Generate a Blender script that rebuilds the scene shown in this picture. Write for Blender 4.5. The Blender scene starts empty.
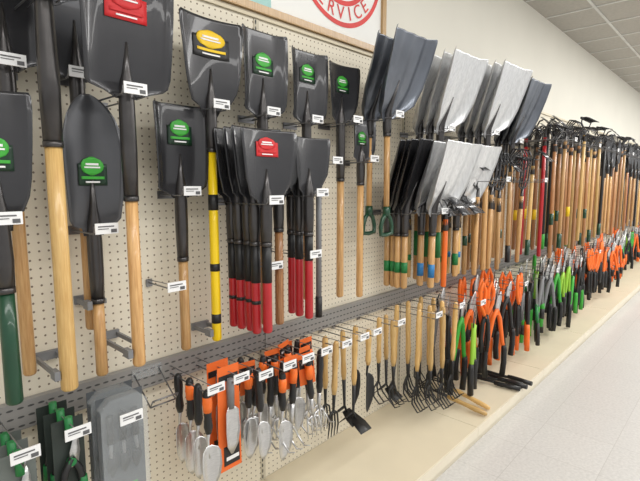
import bpy, math, random
from mathutils import Vector, Matrix
random.seed(7)
V=Vector
C=bpy.context.scene.collection
# ------------------------------------------------------------------ materials
def lin(c): return tuple((x/255/12.92 if x/255<=.04045 else ((x/255+.055)/1.055)**2.4) for x in c)
MC={}
def mat(name,rgb,rough=.5,metal=0.,var=.12,coat=0.,scale=6.,bump=0.,stretch=None):
    if name in MC: return MC[name]
    m=bpy.data.materials.new(name); m.use_nodes=True; nt=m.node_tree; b=nt.nodes['Principled BSDF']
    tc=nt.nodes.new('ShaderNodeTexCoord'); mp=nt.nodes.new('ShaderNodeMapping'); nz=nt.nodes.new('ShaderNodeTexNoise')
    if stretch: mp.inputs['Scale'].default_value=stretch
    nz.inputs['Scale'].default_value=scale; nz.inputs['Detail'].default_value=4
    nt.links.new(tc.outputs['Object'],mp.inputs[0]); nt.links.new(mp.outputs[0],nz.inputs[0])
    cr=nt.nodes.new('ShaderNodeValToRGB'); l=lin(rgb)
    cr.color_ramp.elements[0].position=.3; cr.color_ramp.elements[1].position=.7
    cr.color_ramp.elements[0].color=(*[x*(1-var) for x in l],1); cr.color_ramp.elements[1].color=(*[min(1,x*(1+var)) for x in l],1)
    nt.links.new(nz.outputs[0],cr.inputs[0]); nt.links.new(cr.outputs[0],b.inputs['Base Color'])
    b.inputs['Roughness'].default_value=rough; b.inputs['Metallic'].default_value=metal
    b.inputs['Coat Weight'].default_value=coat
    if bump:
        bp=nt.nodes.new('ShaderNodeBump'); bp.inputs['Strength'].default_value=bump; bp.inputs['Distance'].default_value=.002
        nt.links.new(nz.outputs[0],bp.inputs['Height']); nt.links.new(bp.outputs[0],b.inputs['Normal'])
    MC[name]=m; return m
def wood(name,rgb,rgb2,rough=.4):
    m=mat(name,rgb,rough,0,.1,.25,6,.1,(30,30,2.2))
    nt=m.node_tree; cr=[n for n in nt.nodes if n.type=='VALTORGB'][0]
    cr.color_ramp.elements[0].color=(*lin(rgb2),1); cr.color_ramp.elements[1].color=(*lin(rgb),1)
    b=nt.nodes['Principled BSDF']; oi=nt.nodes.new('ShaderNodeObjectInfo'); hs=nt.nodes.new('ShaderNodeHueSaturation')
    mr=nt.nodes.new('ShaderNodeMapRange'); mr.inputs['To Min'].default_value=.74; mr.inputs['To Max'].default_value=1.12
    nt.links.new(oi.outputs['Random'],mr.inputs[0]); nt.links.new(mr.outputs[0],hs.inputs['Value'])
    nt.links.new(cr.outputs[0],hs.inputs['Color']); nt.links.new(hs.outputs[0],b.inputs['Base Color'])
    return m
WOODL=wood('wood_varnished',(228,192,126),(206,162,96))
WOOD=wood('wood_ash',(214,172,116),(184,136,82))
WOODR=wood('wood_reddish',(194,142,92),(156,104,64))
BLK=mat('blade_black_coat',(56,56,59),.27,.35,.15,.3,5)
BLK2=mat('blade_charcoal',(86,87,91),.3,.5,.15,.2,5)
SOCK=mat('socket_dark_steel',(80,78,78),.3,.75,.2,0,8)
STEEL=mat('brushed_steel',(205,205,205),.28,.8,.1,0,20,0,(2,2,14))
SCOOP=mat('aluminium_scoop',(218,219,220),.3,.62,.12,0,7,.12,(14,14,.8))
DSTEEL=mat('tempered_steel',(116,121,130),.28,.7,.2,0,5)
PBLK=mat('plastic_black',(28,28,29),.45)
PGRY=mat('plastic_grey',(125,126,128),.5)
GRN=mat('handle_dark_green',(14,66,42),.35,0,.1,.3)
LGRN=mat('plastic_bright_green',(60,165,55),.45)
MGRN=mat('plastic_mid_green',(25,120,60),.45)
LIME=mat('plastic_lime',(150,200,60),.45)
YEL=mat('fibreglass_yellow',(250,212,20),.35,0,.05,.3)
RED=mat('fibreglass_red',(180,25,34),.35,0,.08,.3)
ORG=mat('plastic_orange',(244,114,36),.45)
BLUE=mat('label_blue',(40,120,180),.5)
WHT=mat('label_white',(236,236,236),.6,0,.02)
CARDO=mat('card_orange',(236,110,42),.6,0,.05)
INK=mat('print_ink',(90,90,92),.6)
WIRE=mat('zinc_wire',(140,140,142),.35,.8)
LYEL=mat('label_yellow',(235,195,20),.5)
LRED=mat('label_red',(200,30,35),.5)
# ------------------------------------------------------------------ mesh builder
class MB:
    def __init__(s): s.v=[];s.f=[];s.m=[];s.sm=[];s.mats=[]
    def mi(s,m):
        if m not in s.mats: s.mats.append(m)
        return s.mats.index(m)
    def face(s,idx,m,sm=False): s.f.append(idx);s.m.append(m);s.sm.append(sm)
    def box(s,lo,hi,m,M=None):
        k=s.mi(m);b=len(s.v)
        for x in (lo[0],hi[0]):
            for y in (lo[1],hi[1]):
                for z in (lo[2],hi[2]):
                    p=V((x,y,z)); s.v.append(M@p if M else p)
        for q in ((0,1,3,2),(4,6,7,5),(0,4,5,1),(2,3,7,6),(0,2,6,4),(1,5,7,3)): s.face([b+i for i in q],k)
    def tube(s,pts,r,m,seg=10,caps=True,fy=1.):
        pts=[V(p) for p in pts]; n=len(pts); k=s.mi(m)
        if not isinstance(r,(list,tuple)): r=[r]*n
        t=(pts[1]-pts[0]).normalized(); a=V((1,0,0)) if abs(t.x)<.9 else V((0,1,0))
        u=(a-t*a.dot(t)).normalized(); b=len(s.v)
        for i in range(n):
            t2=(pts[min(i+1,n-1)]-pts[max(i-1,0)]).normalized()
            u=t.rotation_difference(t2)@u; t=t2; w=t.cross(u)
            for j in range(seg):
                an=2*math.pi*j/seg; s.v.append(pts[i]+u*math.cos(an)*r[i]+w*math.sin(an)*r[i]*fy)
        for i in range(n-1):
            for j in range(seg):
                j2=(j+1)%seg; s.face([b+i*seg+j,b+i*seg+j2,b+(i+1)*seg+j2,b+(i+1)*seg+j],k,True)
        if caps:
            s.face([b+j for j in range(seg)][::-1],k); s.face([b+(n-1)*seg+j for j in range(seg)],k)
    def sheet(s,rows,m,off):
        k=s.mi(m);b=len(s.v);R=len(rows);N=len(rows[0]);off=V(off)
        for r in rows:
            for p in r: s.v.append(V(p))
        for r in rows:
            for p in r: s.v.append(V(p)+off)
        T=R*N; g=lambda i,j,o=0:b+o*T+i*N+j
        for i in range(R-1):
            for j in range(N-1):
                s.face([g(i,j),g(i,j+1),g(i+1,j+1),g(i+1,j)],k,True)
                s.face([g(i,j,1),g(i+1,j,1),g(i+1,j+1,1),g(i,j+1,1)],k,True)
        for i in range(R-1):
            s.face([g(i,0),g(i+1,0),g(i+1,0,1),g(i,0,1)],k); s.face([g(i,N-1),g(i,N-1,1),g(i+1,N-1,1),g(i+1,N-1)],k)
        for j in range(N-1):
            s.face([g(0,j),g(0,j,1),g(0,j+1,1),g(0,j+1)],k); s.face([g(R-1,j),g(R-1,j+1),g(R-1,j+1,1),g(R-1,j,1)],k)
    def poly(s,pts,m,off):
        k=s.mi(m);b=len(s.v);n=len(pts);off=V(off)
        for p in pts: s.v.append(V(p))
        for p in pts: s.v.append(V(p)+off)
        s.face(list(range(b,b+n)),k); s.face(list(range(b+2*n-1,b+n-1,-1)),k)
        for i in range(n):
            j=(i+1)%n; s.face([b+i,b+n+i,b+n+j,b+j],k)
    def mesh(s,name):
        me=bpy.data.meshes.new(name); me.from_pydata([tuple(p) for p in s.v],[],s.f); me.update()
        for m in s.mats: me.materials.append(m)
        me.polygons.foreach_set('material_index',s.m); me.polygons.foreach_set('use_smooth',s.sm); me.update()
        return me
    def obj(s,name,loc=(0,0,0),rot=(0,0,0)):
        return place(s.mesh(name),name,loc,rot)
def place(me,name,loc,rot=(0,0,0)):
    o=bpy.data.objects.new(name,me); o.location=loc; o.rotation_euler=rot; C.objects.link(o); return o
# ------------------------------------------------------------------ shovel
def shovel(name,X,y,ztop,zsh,zsock,zend,w,kind,bmat,smat,hmat,label=None,tilt=0.,hr=.019,conc=.028,grip=None,bands=(),lean=(0,0),n=1,dy=.07,dx=0):
    L=ztop-zsh; mb=MB(); ca=math.cos(tilt); sa=math.sin(tilt)
    if kind=='round':
        prof=[(-.035,.032),(-.01,.2*w),(.0,.36*w),(.02,.43*w),(.2*L,.46*w),(.4*L,.485*w),(.55*L,.5*w)]
        for t in (.65,.75,.83,.9,.95,.98,1.): prof.append((t*L,.5*w*max(.02,(1-((t-.55)/.45)**2.2))**.6))
    elif kind=='taper':
        prof=[(-.045,.03),(-.01,.18*w),(.01,.32*w),(.05,.39*w),(.3*L,.43*w),(.6*L,.47*w),(.85*L,.5*w),(.97*L,.5*w),(L,.47*w)]
    else:
        prof=[(-.03,.032),(-.012,.25*w),(0,.4*w),(.012,.45*w),(.04,.462*w),(.35*L,.475*w),(.7*L,.49*w),(.95*L,.5*w),(.985*L,.495*w),(L,.475*w)]
        if kind=='scoop': prof=[(-.05,.03),(-.03,.12*w),(0,.26*w),(.04,.37*w),(.1,.42*w),(.35*L,.45*w),(.7*L,.48*w),(.95*L,.5*w),(.985*L,.495*w),(L,.475*w)]
    def hwf(z):
        for (a,b),(c,d) in zip(prof,prof[1:]):
            if z<=c: return b+(d-b)*(z-a)/(c-a)
        return prof[-1][1]
    def surf(x,z):
        hw=max(hwf(z),.001); q=min(1,abs(x)/hw); e=min(1,max(0,(z+.03)/.06))
        if kind in('round','taper'): d=conc*q**2*(hw/(.5*w))
        elif kind=='scoop': d=conc*max(0,(q-.72)/.28)**1.4*(1-.55*z/L)
        else: d=conc*max(0,(q-.6)/.4)**1.6
        yy=-d*e
        if kind=='scoop': yy+=-.003*math.cos(x/w*2*math.pi*4)*min(1,max(0,z/.1))
        yy+= .25*L*(max(0,z)/L-.5)**2*.35-.25*L*.25*.35
        zz=z
        return V((x, yy*ca-zz*sa if z>0 else yy, yy*0+zz*ca if z>0 else zz))
    N=33 if kind=='scoop' else 15
    rows=[[surf((2*j/(N-1)-1)*hw,z) for j in range(N)] for z,hw in prof]
    mb.sheet(rows,bmat,(0,.0025,0))
    zs=zsock-zsh; ze=zend-zsh
    a=surf(0,.42*L);b=surf(0,.15*L);c=surf(0,.02)
    mb.tube([a,b,c,(0,0,-.05),(0,0,zs*.5-.02),(0,0,zs)],[.003,.013,.02,.024,hr+.005,hr+.002],smat,12)
    mb.tube([(0,0,zs+.012),(0,0,zs-.004)],[hr+.0035]*2,smat,12)
    if grip=='D':
        mb.tube([(0,0,zs),(0,0,ze+.12)],[hr*.9,hr*.85],hmat,10)
        mb.tube([(0,0,ze+.15),(0,0,ze+.1)],[hr+.002,hr+.004],bands[0],10)
        mb.tube([(0,0,ze+.115),(-.035,0,ze+.085),(-.052,0,ze+.04),(-.05,0,ze),(0,0,ze-.006),(.05,0,ze),(.052,0,ze+.04),(.035,0,ze+.085),(0,0,ze+.115)],.012,bands[0],8)
    else:
        mb.tube([(0,0,zs),(0,0,zs*.5+ze*.5),(0,0,ze+.01),(0,0,ze+.003),(0,0,ze)],[hr*.97,hr,hr*1.03,hr*.85,hr*.5],hmat,12)
        for (f0,f1,bmx) in bands:
            z0=zs+(ze-zs)*f0; z1=zs+(ze-zs)*f1
            mb.tube([(0,0,z0),(0,0,z1)],[hr*1.04,hr*1.05],bmx,12)
    if label:
        lm,cz,hw_,hh=label
        def patch(cx,cz,hw,hh,m,off,oval=False,nr=7,nc=7):
            rr=[]
            for i in range(nr):
                t=2*i/(nr-1)-1; f=math.sqrt(max(.02,1-t*t)) if oval else 1
                rr.append([surf(cx+(2*j/(nc-1)-1)*hw*f,cz+t*hh)+V((0,-off,0)) for j in range(nc)])
            mb.sheet(rr,m,(0,.0006,0))
        z=cz*L
        dk=mat('label_forest_green',(16,48,30),.4) if lm is LGRN else (PBLK if lm is not LRED else LRED)
        patch(0,z-.25*hh,hw_,hh*.7,dk,.003)
        patch(0,z+.3*hh,hw_*.8,hh*.6,lm,.0045,True)
        patch(0,z+.42*hh,hw_*.45,hh*.07,WHT,.006); patch(0,z+.22*hh,hw_*.55,hh*.05,WHT,.006)
        patch(0,z-.45*hh,hw_*.8,hh*.09,lm,.006); patch(0,z-.72*hh,hw_*.5,hh*.05,WHT,.006)
    me=mb.mesh(name); r=[]
    for i in range(n):
        r.append(place(me,name,(X+dx*i+(random.uniform(-.012,.012) if i else 0),y-dy*i,zsh),(lean[0],lean[1]+(random.uniform(-.02,.02) if i else 0),0)))
    return r
# ------------------------------------------------------------------ hooks + tags
hookc={}
def hook(X,z,length,gap=.033,tag=True,up=0.):
    key=(round(length,2),gap,tag,up)
    if key not in hookc:
        mb=MB()
        xs=(-gap,gap) if gap else (0,)
        for x in xs: mb.tube([(x,0,0),(x,-length*.5,0),(x,-length+.012,0),(x,-length,.012),(x,-length,.025)],.003,WIRE,6)
        mb.box((-gap-.012,-.006,-.015),(gap+.012,-.001,.015),WIRE)
        if tag:
            mb.tube([(0,-.005,.012+up),(0,-length-.008,.018+up)],.0018,WIRE,6)
            T=0;U=up-.012
            mb.box((T-.036,-length-.014,.012+U),(T+.036,-length-.010,.046+U),WHT)
            mb.box((T-.028,-length-.0155,.034+U),(T+.022,-length-.0142,.0375+U),INK)
            mb.box((T-.028,-length-.0155,.027+U),(T+.005,-length-.0142,.029+U),INK)
            mb.box((T+.012,-length-.0155,.016+U),(T+.03,-length-.0142,.027+U),INK)
        hookc[key]=mb.mesh('peg_hook')
    return place(hookc[key],'peg_hook',(X,-.002,z))
# ------------------------------------------------------------------ room shell
def dots(name,rgb,hole,sx,sz,rx,rz,rough=.6,ax=('X','Z')):
    m=mat(name,rgb,rough,0,.03,0,3); nt=m.node_tree; b=nt.nodes['Principled BSDF']
    cr=[n for n in nt.nodes if n.type=='VALTORGB'][0]; tc=[n for n in nt.nodes if n.type=='TEX_COORD'][0]
    sp=nt.nodes.new('ShaderNodeSeparateXYZ'); nt.links.new(tc.outputs['Object'],sp.inputs[0])
    def mth(op,a,bv):
        q=nt.nodes.new('ShaderNodeMath'); q.operation=op; nt.links.new(a,q.inputs[0])
        if bv is not None:
            if isinstance(bv,(int,float)): q.inputs[1].default_value=bv
            else: nt.links.new(bv,q.inputs[1])
        return q.outputs[0]
    def cell(o,s,r):
        f=mth('FRACT',mth('DIVIDE',o,s),None); d=mth('DIVIDE',mth('SUBTRACT',f,.5),r/s); return mth('MULTIPLY',d,d)
    ssum=mth('ADD',cell(sp.outputs[ax[0]],sx,rx),cell(sp.outputs[ax[1]],sz,rz)); lt=mth('LESS_THAN',ssum,1.)
    mx=nt.nodes.new('ShaderNodeMix'); mx.data_type='RGBA'; nt.links.new(lt,mx.inputs['Factor'])
    nt.links.new(cr.outputs[0],mx.inputs['A']); mx.inputs['B'].default_value=(*lin(hole),1); nt.links.new(mx.outputs['Result'],b.inputs['Base Color'])
    return m
PEG=dots('pegboard',(229,221,202),(126,112,94),.0285,.0285,.0036,.0036)
RAILM=dots('perforated_grey_steel',(142,140,137),(72,72,72),.03,.03,.010,.0035,.45)
SLOT=dots('slotted_upright',(200,192,172),(40,38,34),.03,.03,.004,.011,.5)
WALL=mat('painted_wall_cream',(232,229,218),.8,0,.02,0,2)
DECK=mat('deck_beige',(216,205,180),.5,0,.03,0,4)
TRIM=mat('deck_edge_light',(228,219,198),.45,0,.03)
CEIL=mat('ceiling_tile',(178,174,166),.9,0,.06,0,30)
GRID=mat('ceiling_grid_metal',(212,212,208),.5)
fm=mat('vinyl_tile_floor',(200,198,195),.32,0,.09,0,60); nt=fm.node_tree; b=nt.nodes['Principled BSDF']
br=nt.nodes.new('ShaderNodeTexBrick'); br.offset=0; br.inputs['Scale'].default_value=1; br.inputs['Brick Width'].default_value=.4; br.inputs['Row Height'].default_value=.4
br.inputs['Mortar Size'].default_value=.002; br.inputs['Color1'].default_value=(1,1,1,1); br.inputs['Color2'].default_value=(.96,.96,.96,1); br.inputs['Mortar'].default_value=(.82,.81,.8,1)
tc=[n for n in nt.nodes if n.type=='TEX_COORD'][0]; nt.links.new(tc.outputs['Object'],br.inputs[0])
cr=[n for n in nt.nodes if n.type=='VALTORGB'][0]; mx=nt.nodes.new('ShaderNodeMix'); mx.data_type='RGBA'; mx.blend_type='MULTIPLY'; mx.inputs['Factor'].default_value=1
nt.links.new(cr.outputs[0],mx.inputs['A']); nt.links.new(br.outputs[0],mx.inputs['B']); nt.links.new(mx.outputs['Result'],b.inputs['Base Color'])
def bx(name,lo,hi,m):
    mb=MB(); mb.box(lo,hi,m); return mb.obj(name)
X0,X1=-2.5,15.
CZ=3.37
bx('floor',(X0,-7,-.1),(X1,.3,0),fm)
bx('wall_back',(X0,.08,0),(X1,.2,CZ),WALL)
bx('ceiling',(X0,-7,CZ),(X1,.3,CZ+.1),CEIL)
mb=MB()
x=X0
while x<X1:
    mb.box((x,-6.9,CZ-.008),(x+.025,.07,CZ-.001),GRID); x+=.61
yy=-6.5
while yy<.05:
    mb.box((X0,yy,CZ-.0085),(X1,yy+.025,CZ-.0015),GRID); yy+=1.22
mb.obj('trim_ceiling_grid')
# gondola
S0=.18; W=1.22; k=-2
TOP=2.34
while S0+k*W<14.4:
    s=S0+k*W
    bx('pegboard_panel',(s+.014,.0,.12),(s+W-.014,.02,TOP),PEG)
    bx('gondola_upright',(s-.0135,-.004,.12),(s+.0135,.03,TOP),SLOT)
    bx('divider_rail',(s+.002,-.032,.812),(s+W-.002,-.0055,.906),RAILM)
    mb=MB(); mb.box((s+.0005,-.56,0.),(s+W-.0005,-.0,.085),TRIM); mb.box((s+.0015,-.575,.086),(s+W-.0015,-.0,.119),DECK)
    mb.box((s+.0015,-.585,.06),(s+W-.0015,-.5755,.121),TRIM)
    mb.obj('gondola_base_deck')
    k+=1
bx('trim_gondola_top',(S0-2*W,-.012,TOP+.0005),(14.4,.04,TOP+.02),DECK)
# ------------------------------------------------------------------ framed sign
mb=MB(); sx0,sx1,sz0,sz1=1.12,2.37,TOP+.022,TOP+.78
FR=wood('frame_light_wood',(205,170,120),(178,140,92))
TEAL=mat('poster_teal',(170,212,208),.6); PW=mat('poster_white',(240,240,236),.6,0,.02); PR=mat('poster_red',(222,74,72),.6)
mb.box((sx0,-.028,sz0),(sx1,-.002,sz0+.035),FR);mb.box((sx0,-.028,sz1-.035),(sx1,-.002,sz1),FR)
mb.box((sx0,-.028,sz0+.035),(sx0+.035,-.002,sz1-.035),FR);mb.box((sx1-.035,-.028,sz0+.035),(sx1,-.002,sz1-.035),FR)
mb.box((sx0+.035,-.012,sz0+.035),(sx1-.035,-.003,sz1-.035),PW)
mb.box((sx0+.035,-.0135,sz0+.035),(sx0+.36,-.012,sz1-.035),TEAL)
ccx,ccz=1.97,2.80
def ring(r0,r1,y,m):
    n=72; kk=mb.mi(m); b0=len(mb.v)
    for i in range(n):
        a=2*math.pi*i/n
        for r in (r0,r1): mb.v.append(V((ccx+r*math.sin(a),y,ccz+r*math.cos(a))))
    for i in range(n):
        j=(i+1)%n; mb.face([b0+2*i,b0+2*i+1,b0+2*j+1,b0+2*j],kk)
ring(.335,.36,-.014,PR); ring(.225,.25,-.014,PR)
sign=mb.obj('framed_sign')
for i,ch in enumerate('SERVICE'):
    cu=bpy.data.curves.new('letter_'+ch,'FONT'); cu.body=ch; cu.size=.1; cu.align_x='CENTER'; cu.align_y='CENTER'; cu.extrude=.0005
    cu.materials.append(PR); o=bpy.data.objects.new('letter_%d'%(i+1),cu); C.objects.link(o)
    ph=math.radians((i-3)*15)
    o.matrix_world=Matrix.Translation((ccx+.292*math.sin(ph),-.0145,ccz-.292*math.cos(ph)))@Matrix.Rotation(-ph,4,'Y')@Matrix.Rotation(math.radians(90),4,'X')
    o.parent=sign
# ------------------------------------------------------------------ upper row, left part
G=lambda cz=.55,hw=.05,hh=.05:(LGRN,cz,hw,hh)
shovel('square_shovel',.40,-.07,2.34,1.96,1.7,1.0,.22,'square',BLK,SOCK,WOOD)
shovel('square_shovel',.60,-.055,2.34,1.965,1.7,1.1,.24,'square',BLK2,SOCK,WOOD)
shovel('long_handled_shovel',.465,-.22,2.44,2.13,1.71,.976,.24,'square',BLK2,SOCK,WOODL,hr=.024)
shovel('round_point_shovel',.605,-.11,1.889,1.467,1.207,.947,.19,'round',BLK2,SOCK,WOOD,G(.42,.045,.05),hr=.019,conc=.035)
shovel('round_point_shovel',.325,-.2,1.85,1.517,1.304,.975,.18,'taper',BLK,SOCK,GRN,G(.5,.04,.05),hr=.022)
shovel('square_shovel',.672,-.25,2.22,1.894,1.551,1.0,.29,'square',BLK,SOCK,WOOD,(LRED,.75,.065,.05),tilt=.08,hr=.02)
shovel('square_shovel',.935,-.1,1.897,1.58,1.309,.947,.225,'square',BLK,SOCK,WOOD,G(.68,.05,.05))
shovel('square_shovel',1.06,-.13,2.228,1.907,1.73,.96,.28,'taper',BLK,SOCK,YEL,(LYEL,.7,.08,.055),bands=[(.22,.3,PBLK),(.58,.62,PBLK),(.85,.9,PBLK)])
shovel('square_shovel',1.33,-.12,2.243,1.912,1.6,.965,.25,'square',BLK,SOCK,WOOD,G(.6,.055,.05))
shovel('square_shovel',1.60,-.12,2.216,1.907,1.6,1.03,.24,'square',BLK,SOCK,WOOD,G(.68,.05,.045))
shovel('square_shovel',1.85,-.12,2.2,1.93,1.62,1.0,.24,'taper',BLK,SOCK,WOOD,G(.65,.05,.045),n=1,dy=.08)
shovel('transplanting_spade',2.02,-.12,1.95,1.746,1.6,.97,.19,'square',BLK2,SOCK,WOOD,(LGRN,.5,.04,.04))
shovel('round_point_shovel',1.17,-.1,1.82,1.56,1.36,.99,.25,'taper',BLK,SOCK,RED,n=4,dy=.05,bands=[(0,.42,PBLK),(.62,.66,PBLK)],conc=.03)
shovel('round_point_shovel',1.19,-.3,1.81,1.55,1.36,1.0,.28,'taper',BLK,SOCK,RED,(LRED,.75,.055,.04),conc=.03,bands=[(0,.42,PBLK)])
shovel('round_point_shovel',1.345,-.2,1.79,1.56,1.4,.98,.22,'taper',BLK,SOCK,WOODR)
shovel('round_point_shovel',1.46,-.16,1.80,1.575,1.38,1.0,.22,'taper',BLK,SOCK,RED,n=3,dy=.06,bands=[(0,.3,PBLK)])
mb=MB(); mb.tube([(0,0,0),(0,0,.62)],.014,PGRY,10); mb.tube([(0,0,.0),(0,0,-.1)],.017,PBLK,10); mb.poly([(-.06,0,.62),(.06,0,.62),(.075,0,.75),(-.075,0,.75)],BLK,(0,.003,0)); mb.obj('sidewalk_scraper',(1.60,-.2,1.06))
for X,z,l in ((.40,1.935,.12),(.6,1.94,.08),(.465,2.11,.27),(.605,1.445,.2),(.325,1.495,.26),(.672,1.87,.3),(.935,1.56,.17),(1.06,1.885,.19),(1.33,1.89,.18),(1.6,1.885,.18),(1.85,1.905,.22),(2.02,1.72,.2),(1.18,1.525,.36),(1.46,1.55,.34)):
    hook(X,z,l)
for X,z,l in ((.84,1.22,.2),(1.3,1.24,.22),(1.46,1.28,.3),(1.72,1.7,.2)): hook(X,z,l,0)
for X,z,l in ((.465,1.03,.19),(.605,1.2,.09),(.672,1.05,.225),(1.06,1.0,.105)):
    mb=MB(); mb.box((-.036,-l,-.008),(-.028,0,.008),PGRY); mb.box((.028,-l,-.008),(.036,0,.008),PGRY); mb.box((-.04,-.012,-.015),(.04,0,.015),PGRY); mb.box((-.042,-l-.04,-.012),(-.026,-l,.016),PGRY); mb.obj('handle_rest_clip',(X,-.001,z))
# ------------------------------------------------------------------ scoops
def scoops(X,zt,zs,n,m,grip=False,zend=.98,w=.4,dy=.09,y=-.12,hm=None,bands=(),tag=True,tilt=.4):
    if grip: shovel('grain_scoop',X,y,zt,zs,zs-.12,1.33,w,'scoop',m,SOCK,WOOD,tilt=tilt,conc=.07,grip='D',bands=[GRN],n=n,dy=dy)
    else: shovel('grain_scoop',X,y,zt,zs,zs-.16,zend,w,'scoop',m,SOCK,hm or WOOD,tilt=tilt,conc=.07,n=n,dy=dy,bands=bands)
    hook(X,zs-.03,-y+dy*(n-1)+.06,tag=tag)
scoops(2.10,2.38,1.98,2,DSTEEL,True,w=.38,dy=.12)
scoops(2.62,2.38,1.95,3,SCOOP,w=.42,bands=[(.6,.8,MGRN)],dy=.075)
scoops(3.20,2.42,1.97,4,SCOOP,w=.48,dy=.062)
scoops(3.85,2.43,1.96,3,DSTEEL,w=.44,dy=.06)
scoops(2.47,1.87,1.46,2,SCOOP,w=.42,dy=.08,y=-.24,bands=[(.55,.8,BLUE)])
scoops(2.88,1.88,1.46,3,SCOOP,w=.46,dy=.07,bands=[(.5,.75,MGRN)])
scoops(2.33,1.88,1.46,4,BLK,w=.34,dy=.04,y=-.09,bands=[(.5,.7,MGRN)],tag=False)
# ------------------------------------------------------------------ long handled garden tools (base at handle end, z=0)
def hnd(mb,H,hm,band=None,gripm=None,r=.017):
    mb.tube([(0,0,0),(0,0,.006),(0,0,H*.5),(0,0,H)],[r*.6,r,r,r*.9],hm,9)
    if band: mb.tube([(0,0,H*.3),(0,0,H*.4)],r*1.06,band,9)
    if gripm: mb.tube([(0,0,-.004),(0,0,.13)],r*1.18,gripm,9)
def p_rake(H,hm,band=None,gripm=None,hc=BLK):
    mb=MB(); h=H-.16; hnd(mb,h,hm,band,gripm); mb.tube([(0,0,h-.06),(0,0,h+.04)],[.019,.012],SOCK,9)
    for s in (-1,1): mb.tube([(0,0,h+.03),(s*.08,0,h+.06),(s*.15,0,h+.1),(s*.175,-.01,h+.15)],.006,hc,6)
    mb.box((-.185,-.012,h+.140),(.185,.004,h+.16),hc)
    for i in range(14):
        x=-.178+i*.0274; mb.tube([(x,-.008,h+.15),(x,-.045,h+.152),(x,-.08,h+.142)],[.006,.005,.003],hc,5)
    return mb.mesh('bow_rake')
def p_hoe(H,hm,band=None,gripm=None,hc=BLK):
    mb=MB(); h=H-.13; hnd(mb,h,hm,band,gripm); mb.tube([(0,0,h-.07),(0,0,h),(0,0,h+.06),(0,-.02,h+.1),(0,-.05,h+.11)],[.019,.014,.008,.008,.007],SOCK,8)
    mb.sheet([[(-.05,-.04,h+.13),(0,-.045,h+.135),(.05,-.04,h+.13)],[(-.08,-.09,h+.09),(0,-.095,h+.095),(.08,-.09,h+.09)],[(-.085,-.15,h+.03),(0,-.15,h+.035),(.085,-.15,h+.03)]],hc,(0,.003,.003))
    return mb.mesh('garden_hoe')
def p_cult(H,hm,band=None,gripm=None,hc=BLK):
    mb=MB(); h=H-.18; hnd(mb,h,hm,band,gripm); mb.tube([(0,0,h-.07),(0,0,h+.05)],[.019,.009],SOCK,8)
    for s in (-1.5,-.5,.5,1.5): mb.tube([(0,0,h+.04),(s*.04,-.01,h+.12),(s*.06,-.05,h+.17),(s*.062,-.1,h+.16),(s*.062,-.13,h+.1)],[.006,.006,.006,.005,.002],hc,6)
    return mb.mesh('long_handled_cultivator')
def p_fork(H,hm,band=None,gripm=None,hc=BLK):
    mb=MB(); h=H-.36; hnd(mb,h,hm,band,gripm); mb.tube([(0,0,h-.1),(0,0,h+.06)],[.019,.011],SOCK,8)
    for s in (-1.5,-.5,.5,1.5): mb.tube([(0,0,h+.05),(s*.05,0,h+.08),(s*.06,-.01,h+.14),(s*.062,-.02,h+.3),(s*.062,-.01,h+.36)],[.007,.007,.006,.005,.002],hc,6)
    return mb.mesh('pitchfork')
def p_leaf(H,hm,tc=BLK,band=None,gripm=None):
    mb=MB(); h=H-.42; hnd(mb,h,hm,band,gripm,.015); mb.tube([(0,0,h-.06),(0,0,h+.05)],[.018,.016],tc,8)
    for i in range(17):
        a=(i-8)/8*.55; x=math.sin(a); z=math.cos(a)
        mb.tube([(0,0,h+.03),(x*.2,0,h+.03+z*.2),(x*.36,-.005,h+.03+z*.36),(x*.38,-.04,h+.03+z*.37)],[.006,.006,.007,.005],tc,5)
    mb.tube([(math.sin((i-7)/7*.55)*.22,0,h+.03+math.cos((i-7)/7*.55)*.22) for i in range(15)],.008,tc,5)
    return mb.mesh('leaf_rake')
def p_spade(H,hm,band=None,gripm=None,hc=BLK):
    mb=MB(); h=H-.3; hnd(mb,h,hm,band,gripm); mb.tube([(0,0,h-.1),(0,0,h+.04),(0,-.003,h+.12)],[.019,.016,.004],SOCK,8)
    rows=[]
    for z,hw in ((0,.03),(.02,.08),(.05,.095),(.15,.1),(.22,.085),(.27,.05),(.295,.01)): rows.append([(q*hw,-.02*q*q,h+z) for q in (-1,-.6,-.2,.2,.6,1)])
    mb.sheet(rows,hc,(0,.003,0)); return mb.mesh('digging_shovel')
protoA=[p_rake(1.2,WOOD,None),p_rake(1.15,WOODR,GRN),p_hoe(1.18,WOOD,None),p_hoe(1.1,WOODL,BLUE),p_cult(1.15,WOOD,None,GRN),p_rake(1.22,WOODL),p_cult(1.2,WOODR),p_cult(1.1,WOODR,LYEL),p_hoe(1.2,PBLK,None,GRN),p_spade(1.2,WOOD,None),p_hoe(1.16,PBLK,None,LGRN)]
redm=p_hoe(1.16,RED)
protoB=[p_leaf(1.18,WOOD,BLK),p_leaf(1.16,PGRY,BLK),p_leaf(1.2,PBLK,BLK),p_spade(1.2,WOODR,None),p_leaf(1.2,WOODL,BLK),p_spade(1.1,WOOD)]
protoC=[p_hoe(.88,WOOD),p_cult(.85,WOODL),p_rake(.86,WOODR),p_hoe(.82,WOOD,GRN),p_fork(.9,WOOD),p_cult(.88,WOOD,None,PBLK),p_hoe(.88,WOODL,None,GRN)]
protoD=[p_hoe(.55,WOOD),p_cult(.56,WOODL,MGRN),p_hoe(.52,WOODL,BLUE)]
orgm=p_hoe(.55,ORG)
def hang(protos,X,n,y0=-.1,dy=.075,z=.975):
    for i in range(n):
        me=random.choice(protos)
        place(me,me.name,(X+random.uniform(-.02,.02),y0-dy*i,z+random.uniform(-.02,.03)),(random.uniform(-.01,.02),random.uniform(-.03,.03),0))
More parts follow.
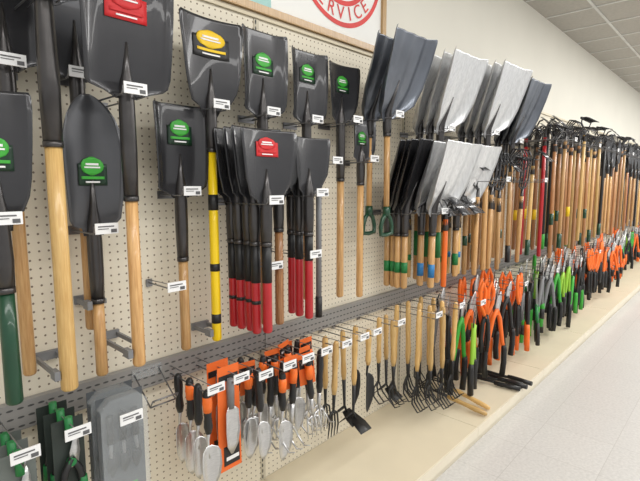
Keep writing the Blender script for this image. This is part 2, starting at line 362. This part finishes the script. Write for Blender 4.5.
for X in (2.56,2.72,2.95): hang(protoD,X,3); hook(X,1.46,.3,tag=False)
place(orgm,'garden_hoe',(2.58,-.34,.97),(0,.01,0))
X=3.05;k=0
while X<4.2:
    hang(protoC,X,4); hook(X,1.62,.44,tag=(k%4==1)); X+=.2; k+=1
place(redm,'garden_hoe',(4.26,-.36,.97)); place(redm,'garden_hoe',(4.27,-.2,.97)); hook(4.26,1.98,.44,tag=False)
X=4.38; k=0
while X<11.8:
    P=protoA if X<6.0 or random.random()<.3 else protoB
    me=random.choice(P)
    for i in range(5 if X<9 else 4):
        if random.random()<.5: me=random.choice(P)
        q=redm if random.random()<.035 else me
        place(q,q.name,(X+random.uniform(-.03,.03),-.1-.08*i,.97+random.uniform(-.03,.06)),(0,random.uniform(-.035,.035),0))
    hook(X,1.98,.5,tag=(k%4==1)); k+=1; X+=.22 if X<7 else .26
# ------------------------------------------------------------------ hand tools (origin = hang point at top)
def grip(mb,L,m,m2=None,r=.016,z0=0.):
    mb.tube([(0,0,z0),(0,0,z0-.01),(0,0,z0-L*.3),(0,0,z0-L*.6),(0,0,z0-L*.85),(0,0,z0-L)],[r*.5,r*.9,r*1.1,r*.85,r*1.05,r*.7],m,10)
    if m2: mb.tube([(0,0,z0-L*.15),(0,0,z0-L*.3),(0,0,z0-L*.5)],[r*1.02,r*1.16,r*.98],m2,10)
def h_trowel(L,gm,gm2,bm_,w=.075,card=None):
    mb=MB(); g=L*.42; grip(mb,g,gm,gm2); mb.tube([(0,0,-g+.01),(0,.006,-g-.03),(0,.008,-g-.06),(0,0,-g-.1)],[.008,.006,.006,.003],bm_,8)
    bl=L-g-.05; rows=[]
    for t,f in ((0,.25),(.06,.75),(.15,.95),(.45,1),(.7,.85),(.88,.5),(1,.06)): rows.append([(q*w/2*f,-.018*(q*f)**2,-g-.05-t*bl) for q in (-1,-.66,-.33,0,.33,.66,1)])
    mb.sheet(rows,bm_,(0,.002,0))
    if card: cardp(mb,card,L)
    return mb.mesh('hand_trowel')
def cardp(mb,m,L,w=.08):
    mb.poly([(-w/2,.02,.02),(w/2,.02,.02),(w/2,.02,-L*.34),(-w/2,.02,-L*.34)],m,(0,.001,0))
    mb.box((-w/2+.004,.018,-.05),(w/2-.004,.0195,-.005),PBLK); mb.box((-w*.3,.0172,-.03),(w*.3,.0178,-.02),WHT)
def h_cult(L,gm,gm2,tm,n=3,card=None,gl=.5):
    mb=MB(); g=L*gl; grip(mb,g,gm,gm2,.016); mb.tube([(0,0,-g+.01),(0,0,-L*.78)],[.012,.007],tm,8)
    for i in range(n):
        s=(i-(n-1)/2)/((n-1)/2)
        mb.tube([(0,0,-L*.76),(s*.03,.01,-L*.84),(s*.045,0,-L*.93),(s*.045,-.04,-L),(s*.045,-.075,-L*.96)],[.005,.005,.005,.004,.002],tm,6)
    if card: cardp(mb,card,L)
    return mb.mesh('hand_cultivator')
def h_fork(L,gm,gm2,tm,card=None,gl=.5):
    mb=MB(); g=L*gl; grip(mb,g,gm,gm2,.016); mb.tube([(0,0,-g+.01),(0,0,-L*.74)],[.01,.006],tm,8)
    for s in (-1,-.33,.33,1): mb.tube([(0,0,-L*.72),(s*.03,0,-L*.76),(s*.034,-.006,-L*.88),(s*.034,0,-L)],[.005,.005,.0045,.002],tm,6)
    if card: cardp(mb,card,L)
    return mb.mesh('hand_fork')
def h_hoe(L,gm,tm,gl=.55):
    mb=MB(); g=L*gl; grip(mb,g,gm,None,.015); mb.tube([(0,0,-g+.01),(0,0,-L*.85),(0,-.02,-L*.93)],[.011,.007,.006],tm,8)
    mb.sheet([[(-.03,-.01,-L*.9),(.03,-.01,-L*.9)],[(-.045,-.05,-L*.95),(.045,-.05,-L*.95)],[(-.045,-.09,-L),(.045,-.09,-L)]],tm,(0,.002,.003))
    for s in (-1,1): mb.tube([(0,.0,-L*.85),(s*.025,.03,-L*.92),(s*.03,.07,-L)],[.005,.005,.002],tm,6)
    return mb.mesh('hand_mattock')
def lopper(L,arm,gm,gm2=None,spread=.085,blade=STEEL,k=1.25):
    mb=MB(); p=-L*.24
    mb.sheet([[(-.006,0,p-.03),(.02,0,p-.03)],[(-.012,0,p*.75),(.03,0,p*.75)],[(.0,0,p*.4),(.042,0,p*.4)],[(.02,0,p*.12),(.04,0,p*.12)],[(.03,0,0),(.034,0,0)]],blade,(0,.004,0))
    mb.sheet([[(-.02,-.006,p-.03),(.006,-.006,p-.03)],[(-.035,-.006,p*.8),(-.015,-.006,p*.8)],[(-.03,-.006,p*.5),(-.016,-.006,p*.5)],[(-.008,-.006,p*.25),(-.002,-.006,p*.25)]],PBLK,(0,.004,0))
    mb.tube([(0,-.014,p),(0,.01,p)],.02,arm,12)
    for s in (-1,1):
        mb.tube([(s*.004,s*.005,p+.02),(s*.035,s*.005,p-.05),(s*spread*.8,s*.004,-L*.6),(s*spread,0,-L*.7)],[.012*k,.013*k,.0115*k,.0115*k],arm,8)
        mb.tube([(s*spread*.93,0,-L*.64),(s*spread,0,-L*.7),(s*spread*1.03,0,-L*.85),(s*spread*.9,0,-L)],[.014*k,.0165*k,.0165*k,.017*k],gm,9)
        if gm2: mb.tube([(s*spread,0,-L*.72),(s*spread*1.03,0,-L*.88)],[.0176*k,.018*k],gm2,9)
    return mb.mesh('lopper')
def hshear(L,gm,gm2):
    mb=MB(); p=-L*.45
    for s in (-1,1):
        mb.sheet([[(s*.012,s*.003,p-.04),(-s*.012,s*.003,p-.04)],[(s*.024,s*.003,p*.8),(-s*.004,s*.003,p*.8)],[(s*.02,s*.003,0),(s*.012,s*.003,0)]],STEEL,(0,.003,0))
        mb.tube([(0,s*.004,p),(-s*.03,s*.004,p-.06),(-s*.06,0,-L*.7)],[.012,.013,.013],gm2,8)
        mb.tube([(-s*.059,0,-L*.68),(-s*.068,0,-L*.85),(-s*.055,0,-L)],[.016,.019,.018],gm,9)
    mb.tube([(0,-.01,p),(0,.012,p)],.016,gm2,12)
    return mb.mesh('hedge_shears')
def gshear(L,gm,gm2):
    mb=MB()
    for s in (-1,1):
        mb.tube([(0,s*.003,-L*.5),(s*.02,0,-L*.42),(s*.05,0,-L*.3),(s*.055,0,-L*.12),(s*.035,0,0),(s*.012,0,-L*.1),(s*.012,0,-L*.3),(0,0,-L*.46)],.0135,gm,8)
        mb.tube([(0,s*.004,-L*.46),(-s*.02,s*.003,-L*.58),(-s*.03,0,-L*.8),(-s*.024,0,-L)],[.015,.015,.017,.013],gm2,8)
    mb.tube([(0,-.014,-L*.48),(0,.014,-L*.48)],.018,gm2,12)
    return mb.mesh('grass_shears')
def pruner(L,gm,gm2,card=None):
    mb=MB(); p=-L*.35
    mb.sheet([[(-.004,0,p-.02),(.018,0,p-.02)],[(-.004,0,p*.7),(.026,0,p*.7)],[(.006,0,p*.3),(.024,0,p*.3)],[(.014,0,0),(.018,0,0)]],STEEL,(0,.003,0))
    mb.tube([(0,-.01,p),(0,.01,p)],.012,gm2,10)
    for s in (-1,1):
        mb.tube([(0,s*.003,p+.01),(s*.02,0,p-.03),(s*.032,0,-L*.7),(s*.024,0,-L)],[.009,.011,.012,.01],gm,8)
        mb.tube([(s*.029,-.001,-L*.58),(s*.032,-.001,-L*.8)],[.0128,.0128],gm2,8)
    if card:
        mb.poly([(-.045,.016,.04),(.045,.016,.04),(.045,.016,-L*1.05),(-.045,.016,-L*1.05)],card,(0,.0015,0)); mb.box((-.035,.0145,-L*.98),(.035,.0157,-L*.8),LGRN)
        mb.box((-.03,.0135,-L*.92),(.02,.0142,-L*.88),WHT)
        mb.tube([(0,.005,.05),(0,.0,-.02)],.012,MGRN,8)
    return mb.mesh('bypass_pruner')
CLEAR=mat('clear_plastic',(215,220,222),.1); CLEAR.node_tree.nodes['Principled BSDF'].inputs['Alpha'].default_value=.16
pr=pruner(.26,PBLK,LGRN,mat('card_grey',(104,110,106),.55))
for i in range(3): place(pr,'bypass_pruner',(.315,-.1-.07*i,.80))
hook(.315,.825,.3,0,up=.03)
pr2=pruner(.26,PBLK,MGRN,mat('card_dark_grey',(44,52,48),.55))
for i in range(3): place(pr2,'bypass_pruner',(.45,-.1-.07*i,.85))
hook(.45,.865,.3,0)
def clam():
    mb=MB(); w,h=.075,.36
    mb.box((-w,.012,-h),(w,.014,.03),mat('card_slate',(78,82,86),.6))
    mb.box((-w+.02,.0105,-h),(w-.03,.0115,-h+.07),LGRN); mb.box((-w+.03,.0085,-h+.02),(w-.04,.0098,-h+.05),WHT)
    for x in (-.04,0,.04):
        mb.tube([(x,0,-.03),(x,0,-.12)],[.011,.013],PBLK,9); mb.tube([(x,0,-.12),(x*1.1,0,-.17)],.006,PGRY,8)
        mb.sheet([[(x-.012,-.002,-.16),(x+.012,-.002,-.16)],[(x-.018,-.004,-.2),(x+.018,-.004,-.2)],[(x-.004,-.002,-.235),(x+.004,-.002,-.235)]],PBLK,(0,.002,0))
    pts=[(-w,-h),(w,-h),(w,0),(w*.6,.03),(-w*.6,.03),(-w,0)]
    mb.poly([(a,-.022,b) for a,b in pts],CLEAR,(0,.001,0))
    for a,b in zip(pts,pts[1:]+pts[:1]): mb.sheet([[(a[0],-.021,a[1]),(b[0],-.021,b[1])],[(a[0],.012,a[1]),(b[0],.012,b[1])]],CLEAR,(0,0,.0006))
    return mb.mesh('blister_packed_tool_set')
cl=clam()
for i in range(2): place(cl,'blister_packed_tool_set',(.6,-.19-.075*i,.90))
hook(.6,.86,.32,0)
mb=MB()
for x in (-.05,.05): mb.tube([(x,0,.04),(x,-.12,-.05),(x,-.14,-.02)],.003,WIRE,6)
mb.tube([(-.05,-.12,-.05),(.05,-.12,-.05)],.003,WIRE,6); mb.tube([(-.05,-.14,-.02),(.05,-.14,-.02)],.003,WIRE,6); mb.box((-.06,-.006,.02),(.06,0,.06),CLEAR)
mb.obj('wire_product_holder',(.8,-.034,.84))
tO=h_trowel(.40,PBLK,ORG,STEEL,.085); tO2=h_trowel(.38,PBLK,ORG,STEEL,.06,CARDO); cO=h_cult(.38,PBLK,ORG,STEEL,3,CARDO); fO=h_fork(.38,PBLK,ORG,STEEL,CARDO); fO2=h_fork(.36,PBLK,None,STEEL); tB=h_trowel(.38,PBLK,None,STEEL,.07); tC=h_cult(.36,PBLK,None,STEEL,3)
for i in range(4): place(tO if i%2 else tB,'hand_trowel',(.90+random.uniform(-.01,.01),-.09-.07*i,.855),(0,random.uniform(-.06,.06),0))
hook(.9,.84,.34,0,up=.02)
mb=MB(); mb.poly([(-.05,.012,.05),(.05,.012,.05),(.055,.012,-.38),(-.055,.012,-.38)],CARDO,(0,.001,0)); mb.box((-.03,.01,-.36),(.045,.0115,-.28),PBLK); mb.box((-.045,.01,-.01),(.045,.0115,.015),PBLK); mb.box((-.02,.0085,-.34),(.04,.0098,-.325),WHT)
mb.tube([(0,0,.0),(0,0,-.03),(0,0,-.12)],[.012,.016,.014],PGRY,10)
mb.sheet([[(q*.033*f,-.012*(q*f)**2-.002,-.11-t*.2) for q in (-1,-.5,0,.5,1)] for t,f in ((0,.4),(.1,.9),(.5,1),(.8,.8),(1,.15))],STEEL,(0,.002,0))
me=mb.mesh('carded_trowel')
for i in range(2): place(me,'carded_trowel',(1.02,-.2-.07*i,.85),(0,random.uniform(-.02,.02),0))
hook(1.02,.84,.33,0,up=.02)
for X,ms,n in ((1.13,(tB,tO),4),(1.2,(tO2,tB),3),(1.27,(tO,tC),4),(1.345,(cO,fO2),4),(1.42,(fO,tB),4),(1.5,(fO2,cO),4),(1.57,(cO,tC),3)):
    for i in range(n):
        me=ms[(i+1)%2]; place(me,me.name,(X+random.uniform(-.01,.01),-.09-.07*i,.835+random.uniform(-.03,.01)),(0,random.uniform(-.14,.14),random.uniform(-.3,.3)))
for X in (1.14,1.27,1.38,1.5): hook(X,.815,.33,0,up=.02)
wc=h_cult(.5,WOODL,None,PBLK,3,None,.55); wf=h_fork(.5,WOODL,None,PBLK,None,.55); wt=h_trowel(.48,WOODL,None,PBLK,.07); wm=h_hoe(.5,WOODL,PBLK)
for X,me,n in ((1.68,wf,2),(1.82,wm,2),(1.93,wt,2),(2.16,wc,2),(2.22,wm,1)):
    for i in range(n): place(me,me.name,(X+random.uniform(-.01,.01),-.16-.09*i,.83),(random.uniform(-.03,.03),random.uniform(-.03,.03),0))
for X in (1.68,1.82,1.93,2.16): hook(X,.80,.3,0,up=.015)
wl=h_cult(.64,WOODL,None,PBLK,4,None,.62); wl2=h_cult(.6,WOODL,None,PBLK,3,None,.62)
for k,X in enumerate((2.44,2.58,2.74)):
    for i in range(4): place(random.choice((wl,wl2)),'hand_cultivator',(X+random.uniform(-.02,.02),-.1-.08*i,.84),(random.uniform(-.02,.02),random.uniform(-.03,.03),0))
    hook(X,.80,.38,0,up=.015,tag=k%2==0)
LO=[lopper(.64,ORG,PBLK,None),lopper(.6,PBLK,PBLK),hshear(.56,PBLK,ORG),gshear(.5,ORG,PBLK),lopper(.6,PBLK,ORG,None),gshear(.46,ORG,PBLK),gshear(.56,ORG,ORG)]
LG=[lopper(.66,LGRN,PBLK,None),lopper(.64,PGRY,PBLK),hshear(.6,PBLK,MGRN),lopper(.66,PBLK,PBLK,None),lopper(.6,LIME,PBLK,None,.06),lopper(.62,PBLK,LGRN),lopper(.6,PGRY,LGRN,PBLK),gshear(.5,LGRN,PBLK)]
LR=[lopper(.6,ORG,ORG,PBLK),gshear(.5,ORG,PBLK),hshear(.5,ORG,PBLK),lopper(.6,PBLK,PBLK),lopper(.62,ORG,PBLK),lopper(.55,PBLK,RED)]
X=2.92;k=0
while X<11.8:
    P=LG if X<3.1 else LO if X<4.1 else LG if X<5.7 else LR if X<8 else LR+LG
    for i in range(4 if X<8 else 3):
        me=random.choice(P)
        if i==3 and k%2==0 and 3.1<X<4.1: me=LO[3] if k%4==0 else LO[0]
        place(me,me.name,(X+random.uniform(-.04,.04),-.12-.09*i,.86+random.uniform(-.08,.06)),(random.uniform(-.05,.05),random.uniform(-.09,.09),random.uniform(-.7,.5)))
    hook(X,.80,.44,0,up=.01,tag=k%4==0); k+=1; X+=.2 if X<7 else .23
# stock lying on the deck
for X,y,a in ((2.78,-.57,.05),(2.87,-.55,-.1)):
    place(wc,'hand_cultivator',(X,y,.139),(math.radians(98),0,a))
me=lopper(.5,PBLK,PBLK,None,.045,k=1.)
place(me,'lopper',(3.28,-.09,.142),(math.radians(-90),0,.12)); place(me,'lopper',(3.43,-.12,.142),(math.radians(-90),0,-.05))
# ------------------------------------------------------------------ camera
cam=bpy.data.cameras.new('camera'); co=bpy.data.objects.new('camera',cam); C.objects.link(co)
cam.sensor_width=36; cam.lens=26
a=math.radians(43); p=math.radians(6.9)
d=V((math.cos(a)*math.cos(p),math.sin(a)*math.cos(p),-math.sin(p)))
co.location=(0,-1.7,1.6); co.rotation_euler=d.to_track_quat('-Z','Y').to_euler()
bpy.context.scene.camera=co
# ------------------------------------------------------------------ light
for i,(x,y,sx,sy,pw) in enumerate(((2.,-1.9,7,.5,112),(9.,-1.9,7,.5,195),(2.,-4.5,7,.5,125),(9.,-4.5,7,.5,145))):
    l=bpy.data.lights.new('ceiling_fluorescent','AREA'); l.shape='RECTANGLE'; l.size=sx; l.size_y=sy; l.energy=pw; l.color=(1,.99,.965)
    o=bpy.data.objects.new('ceiling_fluorescent',l); o.location=(x,y,CZ-.03); C.objects.link(o)
w=bpy.data.worlds.new('store_ambient'); bpy.context.scene.world=w; w.use_nodes=True
w.node_tree.nodes['Background'].inputs[0].default_value=(1,.995,.98,1); w.node_tree.nodes['Background'].inputs[1].default_value=.74
bpy.context.scene.view_settings.view_transform='Standard'
print('objects',len(C.objects))
